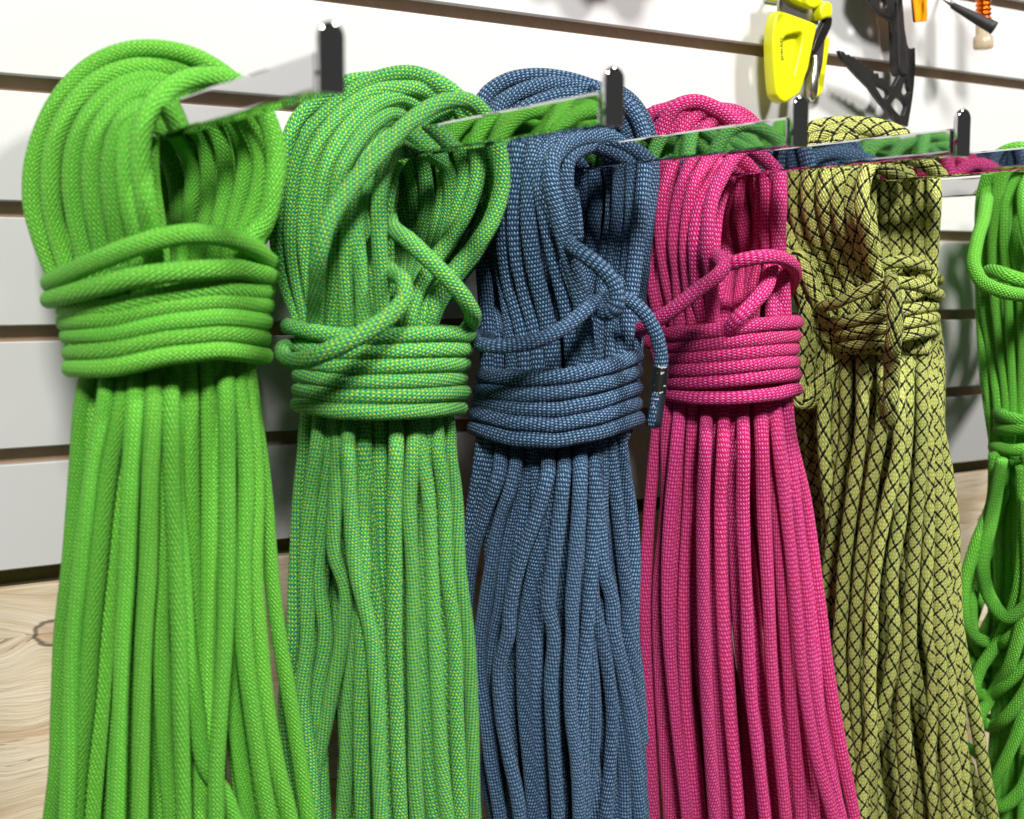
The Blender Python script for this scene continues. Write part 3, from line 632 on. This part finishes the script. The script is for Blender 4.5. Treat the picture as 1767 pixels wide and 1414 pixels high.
L = [
 (ab(((150, 0), (165, 200), (195, 500), (280, 1000), (330, 1350)), ((150, 350), (205, 800), (250, 1414))), .016),
 (ab(((215, 0), (222, 200), (245, 500), (310, 1000), (350, 1350)), ((200, 300), (240, 800), (300, 1414))), .014),
 (ab(((290, 0), (292, 200), (295, 500), (325, 1000), (400, 1350)), ((240, 300), (240, 800))), .014),
 (ab(((375, 0), (370, 200), (345, 500), (340, 900)), ((120, 100), (160, 400), (220, 900), (280, 1414))), .016),
 (ab(((470, 0), (470, 100), (430, 500), (372, 950), (335, 1300)), ((110, 150), (165, 600), (215, 1000), (262, 1414))), .003),
 (ab(((580, 20), (578, 100), (540, 420), (490, 800), (455, 1100), (440, 1380)), ((188, 250), (222, 600), (282, 1000), (335, 1300), (345, 1414))), -.002),
 (ab(((722, 20), (715, 120), (662, 420), (622, 700), (582, 1000), (545, 1400)), ((292, 250), (300, 600), (322, 900), (385, 1300))), -.001),
 (ab(((830, 20), (826, 300), (765, 600), (690, 950), (645, 1350)), ((408, 150), (392, 500), (402, 850), (345, 1150), (335, 1414))), -.004),
 (ab(((885, 40), (880, 150), (852, 500), (832, 800), (790, 1050), (785, 1380)), ((565, 100), (540, 400), (482, 680), (425, 900), (405, 1200), (412, 1414))), -.001),
 (ab(((985, 20), (985, 120), (975, 420), (952, 700), (932, 1000), (905, 1380)), ((668, 150), (622, 600), (620, 900), (640, 1200), (645, 1414))), -.002),
 (ab(((1020, 100), (1040, 500), (1030, 900), (1015, 1350)), ((790, 150), (825, 400), (822, 700), (802, 1000), (840, 1414))), 0),
 (ab(((1060, 0), (1068, 150), (1085, 420), (1095, 700), (1112, 1000), (1100, 1380)), ((862, 150), (882, 500), (905, 800), (915, 1100), (922, 1414))), -.001),
 (ab(((1092, 100), (1150, 420), (1198, 800), (1212, 1200)), ((985, 50), (1022, 300), (1085, 600), (1142, 900), (1192, 1200), (1232, 1414))), .003),
 (ab(((1080, 300), (1140, 800), (1150, 1350)), ((925, 200), (940, 500), (962, 800), (975, 1100), (985, 1414))), .005),
 (ab(((1100, 300), (1150, 800), (1180, 1300)), ((960, 500), (1010, 900), (1070, 1080), (1108, 1220), (1140, 1414))), .014),
 (ab(((900, 700), (880, 1300)), ((640, 300), (560, 700), (520, 1000), (560, 1414))), .008)]
for pts, back in L: H.strand(pts, back)
H.fill(7, .3); H.fill(8, .0, spread=.8); H.fill(6, -.5)

# --- sixth hank: plain neon green again, cut by the frame
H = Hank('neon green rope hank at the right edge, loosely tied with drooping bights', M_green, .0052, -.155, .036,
         [(300, 1690, 1850), (500, 1692, 1850), (740, 1715, 1845), (1000, 1720, 1850), (1414, 1700, 1860)], 745)
for pts, Y in (
    (((1725, 700), (1712, 600), (1700, 500), (1694, 400), (1700, 320), (1725, 268), (1760, 256), (1800, 275), (1830, 340), (1835, 500), (1825, 700)), (-.120, -.180)),
    (((1740, 700), (1730, 600), (1718, 500), (1716, 400), (1722, 330), (1745, 285), (1780, 275), (1810, 330), (1815, 500), (1810, 700)), (-.135, -.170)),
    (((1752, 700), (1748, 600), (1742, 500), (1735, 400), (1738, 340), (1758, 300), (1785, 310), (1800, 400), (1800, 700)), (-.150, -.150)),
    (((1765, 700), (1768, 600), (1764, 500), (1752, 400), (1752, 345), (1770, 310), (1785, 380), (1785, 700)), (-.165, -.135)),
    (((1782, 700), (1790, 560), (1785, 450), (1770, 380), (1768, 330), (1785, 300), (1815, 330), (1828, 500), (1822, 700)), (-.182, -.16)),
    (((1712, 700), (1700, 600), (1695, 480), (1698, 400), (1730, 330), (1780, 330), (1800, 500), (1790, 700)), (-.108, -.11))):
    H.loop(pts, *Y)
free(H, [(1775, 275, -.10), (1735, 285, -.115), (1707, 325, -.135), (1696, 382, -.155), (1684, 425, -.165), (1681, 460, -.172), (1696, 488, -.182), (1730, 503, -.196), (1767, 510, -.202), (1805, 505, -.190), (1830, 480, -.16)], 'crossing_end')
free(H, [(1700, 500, -.13), (1694, 480, -.150), (1712, 468, -.172), (1745, 478, -.192), (1780, 488, -.198), (1815, 480, -.18), (1835, 470, -.15)], 'crossing_end')
H.turn([(1722, 712), (1740, 722), (1767, 728), (1800, 726), (1838, 715)], .012)
H.turn([(1722, 740), (1745, 742), (1767, 738), (1800, 734), (1838, 728)], .014)
H.turn([(1716, 772), (1740, 778), (1767, 776), (1800, 770), (1838, 755)], .016)
c = sub(1600, 640, 1.826)
for pts, b_ in ((((215, 260), (205, 420), (150, 560), (118, 680), (122, 790), (160, 845), (205, 858), (260, 842), (300, 790), (325, 700), (335, 560), (330, 400), (320, 260)), -.016),
              (((240, 260), (235, 400), (205, 540), (150, 660), (138, 760), (150, 850), (190, 905), (240, 910), (290, 870), (330, 800), (350, 650), (345, 400), (335, 260)), -.004),
              (((225, 270), (228, 420), (222, 560), (180, 680), (140, 800), (128, 900), (160, 945), (210, 950), (280, 880), (330, 830), (370, 700), (370, 400), (350, 260)), .004),
              (((260, 270), (265, 500), (240, 700), (170, 850), (140, 960), (175, 990), (240, 960), (300, 880), (345, 840), (390, 700), (390, 400), (360, 260)), .010),
              (((300, 300), (305, 500), (285, 700), (220, 860), (160, 955), (150, 1005), (185, 1025), (250, 985), (320, 910), (360, 800)), -.016),
              (((315, 400), (312, 720), (262, 920), (190, 1045), (165, 1092), (190, 1118), (250, 1090), (315, 1000), (350, 900)), -.020),
              (((235, 280), (200, 480), (175, 600), (200, 720), (255, 780), (310, 740), (345, 640)), -.022),
              (((330, 500), (325, 900), (290, 1120), (215, 1290), (190, 1350), (225, 1375), (290, 1330), (340, 1200)), -.014),
              (((280, 270), (285, 600), (260, 800), (190, 950), (150, 1060), (180, 1100), (240, 1085), (300, 1020), (350, 960), (400, 800), (400, 400), (370, 260)), .006)):
    pts = c(*pts); P = [at(x, y, H.Y(x, y, 1.0)+b_) for x, y in pts]
    H.rope('drooping_bight', P)
for pts, back in ((c((240, 270), (232, 500), (210, 700), (218, 900), (260, 1100), (240, 1300), (150, 1200), (110, 1180)), .012),
                  (c((262, 270), (262, 500), (262, 700), (290, 1000), (285, 1200), (265, 1414)), .004), (c((285, 270), (290, 500), (300, 800), (310, 1100), (300, 1414)), -.004),
                  (c((300, 270), (305, 600), (330, 1000), (320, 1414)), 0), (c((255, 270), (225, 600), (235, 900), (250, 1150), (255, 1250)), .014)):
    H.strand(pts, back)
free(H, [(x, y, Y) for (x, y), Y in zip(c((100, 1140), (95, 1240), (110, 1350), (140, 1380), (200, 1330), (225, 1360), (280, 1400)), (-.06, -.05, -.05, -.06, -.10, -.13, -.14))], 'drooping_bight')
H.fill(12, .80, spread=.97); H.fill(8, .4); H.fill(5, -.5)

# ---------------------------------------------------------------- gear hanging on the slat wall, top right
def plate(name, outlines, Y, th, mat, parent, bev=.0006, skew=None):
    """a flat part cut from sheet or moulded: outline plus holes, thickness th, rounded edges, front face at Y"""
    cu = bpy.data.curves.new(name, 'CURVE'); cu.dimensions = '2D'; cu.fill_mode = 'BOTH'
    cu.extrude = th/2-bev; cu.bevel_depth = bev; cu.offset = -bev; cu.bevel_resolution = 2
    for ol in outlines:
        sp = cu.splines.new('POLY'); sp.points.add(len(ol)-1); sp.use_cyclic_u = True
        for q, (x, y) in zip(sp.points, ol):
            p = at(x, y, Y); q.co = (p.x, p.z, 0, 1)
    o = bpy.data.objects.new(name, cu); COL.objects.link(o)
    dg = bpy.context.evaluated_depsgraph_get(); me = bpy.data.meshes.new_from_object(o.evaluated_get(dg))
    bpy.data.objects.remove(o); bpy.data.curves.remove(cu)
    me.name = name
    for v in me.vertices:
        x, z, h = v.co; yy = Y+th/2-h
        if skew: yy += skew(x, z)
        v.co = (x, yy, z)
    me.materials.clear()
    return link(name, me, mat, parent)
def rounded(pts, r=.25, n=4):
    """cut every corner of a traced outline with a short curve"""
    out = []; m_ = len(pts)
    for i in range(m_):
        a, b, c_ = pts[i-1], pts[i], pts[(i+1) % m_]
        p = (b[0]+(a[0]-b[0])*r, b[1]+(a[1]-b[1])*r); q = (b[0]+(c_[0]-b[0])*r, b[1]+(c_[1]-b[1])*r)
        for k in range(n+1):
            t_ = k/n; out.append(((1-t_)**2*p[0]+2*t_*(1-t_)*b[0]+t_*t_*q[0], (1-t_)**2*p[1]+2*t_*(1-t_)*b[1]+t_*t_*q[1]))
    return out
def rod(name, P, rad, mat, parent, sides=16, cap=True):
    """a turned part: circle of radius rad[i] at each P[i]"""
    bm = bmesh.new(); rings = []
    T = [(P[min(i+1, len(P)-1)]-P[max(i-1, 0)]).normalized() for i in range(len(P))]
    N = T[0].orthogonal().normalized()
    for p, r, t_ in zip(P, rad, T):
        N = (N-t_*N.dot(t_)).normalized(); B = t_.cross(N)
        rings.append([bm.verts.new(p+N*(math.cos(2*math.pi*k/sides)*r)+B*(math.sin(2*math.pi*k/sides)*r)) for k in range(sides)])
    for a_, b_ in zip(rings, rings[1:]):
        for k in range(sides): bm.faces.new((a_[k], a_[(k+1) % sides], b_[(k+1) % sides], b_[k]))
    if cap: bm.faces.new(rings[0][::-1]); bm.faces.new(rings[-1])
    return from_bm(name, bm, mat, parent, True)
def peg(x, y, Y0, name='peg_hook', label=None, tilt=.012):
    """a thin wire peg standing out of the slat wall above the frame, which carries the thing below it"""
    p = at(x, y, Y0); o = empty(name, (p.x, 0, p.z)); tag(o, label, 'peg')
    rod('wire', [Vector((p.x, -.002, p.z)), Vector((p.x, Y0, p.z)), Vector((p.x, Y0-.03, p.z)), Vector((p.x, Y0-.036, p.z+.004)), Vector((p.x, Y0-.038, p.z+tilt))], [.0022]*5, M_chrome, o, 10)
    bm = bmesh.new(); box(bm, (p.x-.008, -.003, p.z-.012), (p.x+.008, -.0003, p.z+.012), .0008); from_bm('back_plate', bm, M_chrome, o)
    return o
M_neon = plain('neon_yellow_plastic', lin(222, 226, 18), .33, var=.03)
M_steel = plain('brushed_steel', (.52, .50, .48, 1), .30, 1, var=.12, scale=90)
M_dark = plain('dark_anodised', (.035, .03, .026, 1), .3, .6, var=.1)
M_black = plain('black_painted_steel', (.022, .020, .020, 1), .42, var=.25, scale=50, bump=.15)
M_rubber = plain('black_rubber', (.03, .03, .032, 1), .6, var=.2, scale=40)
M_orange = plain('orange_plastic', lin(250, 160, 0), .4, var=.03)
M_ano = plain('orange_anodised', lin(232, 104, 10), .22, .85, var=.08)
M_ink = plain('black_ink', (.02, .02, .01, 1), .6)
t = NT('clear_amber_plastic'); t.b.inputs['Base Color'].default_value = lin(226, 208, 178); t.b.inputs['Roughness'].default_value = .25
t.b.inputs['Transmission Weight'].default_value = .55; M_clear = t.mat

# neon yellow belay device
YD = -.024
dev = empty('belay_device', at(1372, 178, YD)); tag(dev, 'neon yellow belay device with a steel jaw and black vertical lettering', 'belay device')
body = [(1344, 17), (1411, 41), (1410, 52), (1406, 68), (1401, 92), (1396, 119), (1390, 134), (1386, 150), (1380, 163), (1366, 172), (1356, 178), (1347, 174), (1339, 163), (1337, 148), (1334, 110), (1333, 72), (1335, 46), (1339, 29)]
pocket = rounded([(1352, 63), (1385, 55), (1383, 78), (1371, 128), (1366, 122), (1352, 100)], .3)
bo = plate('body', [rounded(body, .3), pocket], YD-.006, .012, M_neon, dev, .0022)
plate('pocket_floor', [rounded([(1348, 58), (1390, 52), (1386, 90), (1372, 132), (1350, 110)], .2)], YD+.0005, .005, M_neon, bo, .0005)
plate('steel_plate', [[(1345, -20), (1345, 19), (1412, 43), (1417, 14), (1412, -20)]], YD+.001, .003, M_steel, dev, .0003)
plate('top_housing', [rounded([(1362, -22), (1367, -1), (1400, 14), (1410, 14), (1422, 0), (1424, -22)], .3)], YD-.005, .010, M_neon, dev, .0018)
plate('lever_end', [rounded([(1420, 2), (1434, 2), (1439, 12), (1437, 31), (1426, 31), (1419, 36), (1415, 22)], .35)], YD-.007, .012, M_neon, dev, .0025)
plate('lever', [rounded([(1426, 28), (1437, 30), (1436, 44), (1426, 66), (1409, 94), (1401, 90), (1410, 62)], .25)], YD-.001, .006, M_dark, dev, .001)
plate('rear_cheek', [rounded([(1428, 62), (1433, 66), (1432, 80), (1425, 128), (1421, 160), (1410, 170), (1400, 168), (1408, 110), (1418, 66)], .3)], YD+.012, .008, M_neon, dev, .0018)
plate('steel_cheek', [rounded([(1410, 70), (1424, 66), (1420, 110), (1414, 136), (1404, 140), (1402, 96)], .2)], YD+.008, .003, M_steel, dev, .0006)
rod('steel_jaw', [at(x, y, YD+.001) for x, y in ((1404, 92), (1406, 100), (1406, 115), (1404, 128), (1402, 140), (1401, 155), (1401, 168), (1401, 175))], [.0012, .0026, .0034, .0042, .0050, .0052, .0042, .0012], plain('polished_steel', (.75, .72, .70, 1), .22, 1, var=.04), dev, 18)
e_ = at(1349.5, 149, YD-.0062); bm = bmesh.new()
for k in range(24):
    a0, a1 = 2*math.pi*k/24, 2*math.pi*(k+1)/24
    bm.faces.new([bm.verts.new((e_.x+math.cos(a_)*r_, e_.y, e_.z+math.sin(a_)*r_)) for a_, r_ in ((a0, .0052), (a1, .0052), (a1, .0046), (a0, .0046))])
from_bm('relief_shade_ring', bm, plain('neon_yellow_shade', lin(196, 200, 10), .4, var=.02), bo)  # flat ring, its darker yellow stands in for the shade of raised relief
# lettering up the left edge of the body
cu = bpy.data.curves.new('lettering', 'FONT'); cu.body = 'EDELRID'; cu.size = .0052; cu.align_x = 'CENTER'; cu.align_y = 'CENTER'; cu.extrude = .0001
o = bpy.data.objects.new('lettering', cu); COL.objects.link(o)
me = bpy.data.meshes.new_from_object(o.evaluated_get(bpy.context.evaluated_depsgraph_get())); bpy.data.objects.remove(o)
pt, pb_ = at(1348.6, 66, YD-.0063), at(1350.6, 104, YD-.0063); ctr = (pt+pb_)/2; dirv = (pt-pb_).normalized()
xs = [v.co.x for v in me.vertices]; k_ = (pt-pb_).length/(max(xs)-min(xs))
for v in me.vertices:
    u_, h_ = v.co.x*k_, v.co.y*.85*k_; z_ = v.co.z
    q = ctr + dirv*u_ + Vector((-dirv.z, 0, dirv.x))*h_; v.co = (q.x, q.y-z_*.5, q.z)
me.materials.clear(); link('lettering', me, M_ink, bo)

# ice axe
YA = -.022
axe = empty('ice_axe', at(1560, 218, YA)); tag(axe, 'black steel ice axe head with a saw toothed pick and cut out holes', 'ice axe')
head = [(1560, -60), (1551, 0), (1557, 35), (1562, 60), (1565, 76), (1568, 83), (1574, 85), (1579.5, 82), (1580, 100), (1580, 118), (1579, 128), (1578, 146), (1575, 172), (1570, 202), (1567, 219), (1551, 215), (1537, 204), (1522, 188), (1507, 172), (1491, 153), (1471, 136), (1449, 116), (1439, 109), (1431, 91),
 (1440, 93), (1443.4, 97.5), (1450.5, 97), (1453.6, 101.5), (1460, 101), (1463, 105.8), (1469, 105), (1471.5, 110), (1477, 109.5), (1479.5, 115.3), (1487, 115), (1490, 121.3), (1497, 121), (1499.5, 128.3), (1507.6, 128), (1509.6, 135.8), (1518, 135.5), (1520, 141), (1528, 149), (1536, 151), (1541, 146), (1546, 137), (1551, 128), (1548, 121), (1546, 105.5), (1544, 81.5), (1542, 57), (1538, 55.5), (1536, 40), (1531, 35), (1524, 31.6), (1507, 23.4), (1497, 15), (1485, 0), (1466, -30), (1470, -60)]
holes = [rounded([(1499.5, 146), (1526, 158), (1528, 166), (1522, 173), (1515, 169)], .25), rounded([(1561.6, 135), (1566, 141), (1567.5, 151), (1571, 160), (1559.5, 165.5), (1553.5, 160), (1558.5, 145)], .3),
 rounded([(1543, 169), (1551, 170), (1558, 175), (1564, 183), (1558, 199.5), (1551, 200), (1540, 190), (1532, 181)], .25), [(1516+7*math.cos(-a_*.5236), 8+9*math.sin(-a_*.5236)) for a_ in range(12)], [(1539, 6), (1542, 7), (1550, 43), (1548, 44)]]
xp = at(1431, 91, YA).x; xq = at(1570, 140, YA).x
plate('head', [head]+[list(reversed(h)) for h in holes], YA, .0048, M_black, axe, .0006, skew=lambda x, z: -.012*max(0, min(1, (xq-x)/(xq-xp))))
pS = [at(1556, -62, YA+.004), at(1558, -20, YA+.004), at(1561, 40, YA+.004), at(1563, 90, YA+.004), at(1563, 130, YA+.004)]
plate('shaft_socket', [rounded([(1546, -40), (1556, -40), (1564, 60), (1566, 90), (1570, 120), (1566, 131), (1556, 131), (1551, 118), (1550, 60)], .25)], YA-.0035, .012, M_black, axe, .0022)
peg(1512, -46, YA-.012, label='chrome wire peg above the frame carrying the black ice axe')
peg(1386, -34, YD-.014, label='chrome wire peg above the frame carrying the yellow belay device')

# orange tag
tg = empty('orange_tag', at(1590, 38, -.03)); tag(tg, 'flat orange plastic strip hanging right of the ice axe', 'strip')
plate('strip', [rounded([(1572, -40), (1601, -42), (1600.5, 36.5), (1579.5, 38.5)], .06)], -.03, .003, M_orange, tg, .0006)
plate('edge_rib', [[(1571.5, -40), (1574, -40), (1581, 38), (1579.2, 38.4)]], -.0315, .002, plain('orange_rib', lin(214, 112, 6), .4), tg, .0004)
peg(1588, -36, -.04, label='chrome wire peg above the frame carrying the orange strip')
# black handled tool
hd = empty('rubber_handled_tool', at(1720, 50, -.07)); tag(hd, 'black rubber handle on a thin steel rod, its hollow end facing right', 'tool')
def seg(a_, b_, n): return [a_+(b_-a_)*(k/(n-1)) for k in range(n)]
pa, pb_ = at(1642, 9, -.055), at(1716, 49, -.085)
rod('steel_rod', seg(at(1596, -30, -.030), pa, 4), [.0017]*4, M_steel, hd, 12)
ax = (pb_-pa)
hnd = rod('handle', [pa, pa+ax*.02, pa+ax*.25, pa+ax*.5, pa+ax*.75, pa+ax*.93, pb_, pb_+ax*.004, pb_-ax*.02, pb_-ax*.12], [.0022, .0028, .0036, .0045, .0052, .0056, .0057, .0042, .0037, .0035], M_rubber, hd, 24)
# orange ice screw with a pale cap
sc_ = empty('ice_screw', at(1697, 86, -.045)); tag(sc_, 'ribbed orange ice screw with a pale clear cap, behind the black handle', 'ice screw')
top, bot = at(1697, -40, -.045), at(1697, 40, -.045); n_ = 41
rod('threaded_barrel', seg(top, bot, n_), [.0064+.0007*(1 if k % 4 < 2 else -1) for k in range(n_)], M_ano, sc_, 22)
q0, q1 = at(1696.5, 38, -.045), at(1696.5, 86, -.045); ax = q1-q0
rod('clear_cap', [q0, q0+ax*.05, q0+ax*.5, q0+ax*.55, q0+ax*.9, q0+ax*.98, q1], [.0060, .0066, .0068, .0088, .0090, .0080, .0060], M_clear, sc_, 22)
peg(1697, -44, -.045, label='chrome wire peg above the frame carrying the orange ice screw')
# unseen cam added above the frame to cast the lobed shadow over the top groove
wp = at(975, -6, 0); cp = wp + (Vector(KEY)-wp)*(.042/1.5)
cam_ = empty('shadow_cam', cp); tag(cam_, 'unseen cam shaped shadow caster added just above the frame', 'cam')
M_lobe = plain('purple_anodised', (.20, .08, .22, 1), .35, .7)
for i, (dx, dz, dy, rr) in enumerate(((-.022, .008, 0, .019), (-.006, .002, .006, .018), (.012, .000, -.004, .019), (.026, .008, .004, .016))):
    bm = bmesh.new(); R_ = [(dx+rr*(1-.28*k_/20)*math.cos(2*math.pi*k_/20+1.2), dz+rr*(1-.28*k_/20)*math.sin(2*math.pi*k_/20+1.2)) for k_ in range(20)]
    A_ = [bm.verts.new((cp.x+x, cp.y+dy, cp.z+z)) for x, z in R_]; B_ = [bm.verts.new((cp.x+x, cp.y+dy+.005, cp.z+z)) for x, z in R_]
    for k_ in range(20): bm.faces.new((A_[k_], A_[(k_+1) % 20], B_[(k_+1) % 20], B_[k_]))
    bm.faces.new(A_); bm.faces.new(B_[::-1]); from_bm('lobe', bm, M_lobe, cam_)
rod('axle', [cp+Vector((-.034, .002, .006)), cp+Vector((.036, .002, .006))], [.003, .003], M_steel, cam_, 12)
rod('stem', [cp+Vector((0, .002, .006)), cp+Vector((0, .004, .05)), cp+Vector((.002, .006, .11))], [.003]*3, M_steel, cam_, 12)
pk = cp+Vector((.002, .006, .11)); o = empty('peg_hook', (pk.x, 0, pk.z)); tag(o, 'chrome wire peg above the frame carrying the added shadow cam', 'peg')
rod('wire', [Vector((pk.x, -.001, pk.z+.004)), Vector((pk.x, pk.y-.02, pk.z+.004)), Vector((pk.x, pk.y-.024, pk.z+.012))], [.0022]*3, M_chrome, o, 10)
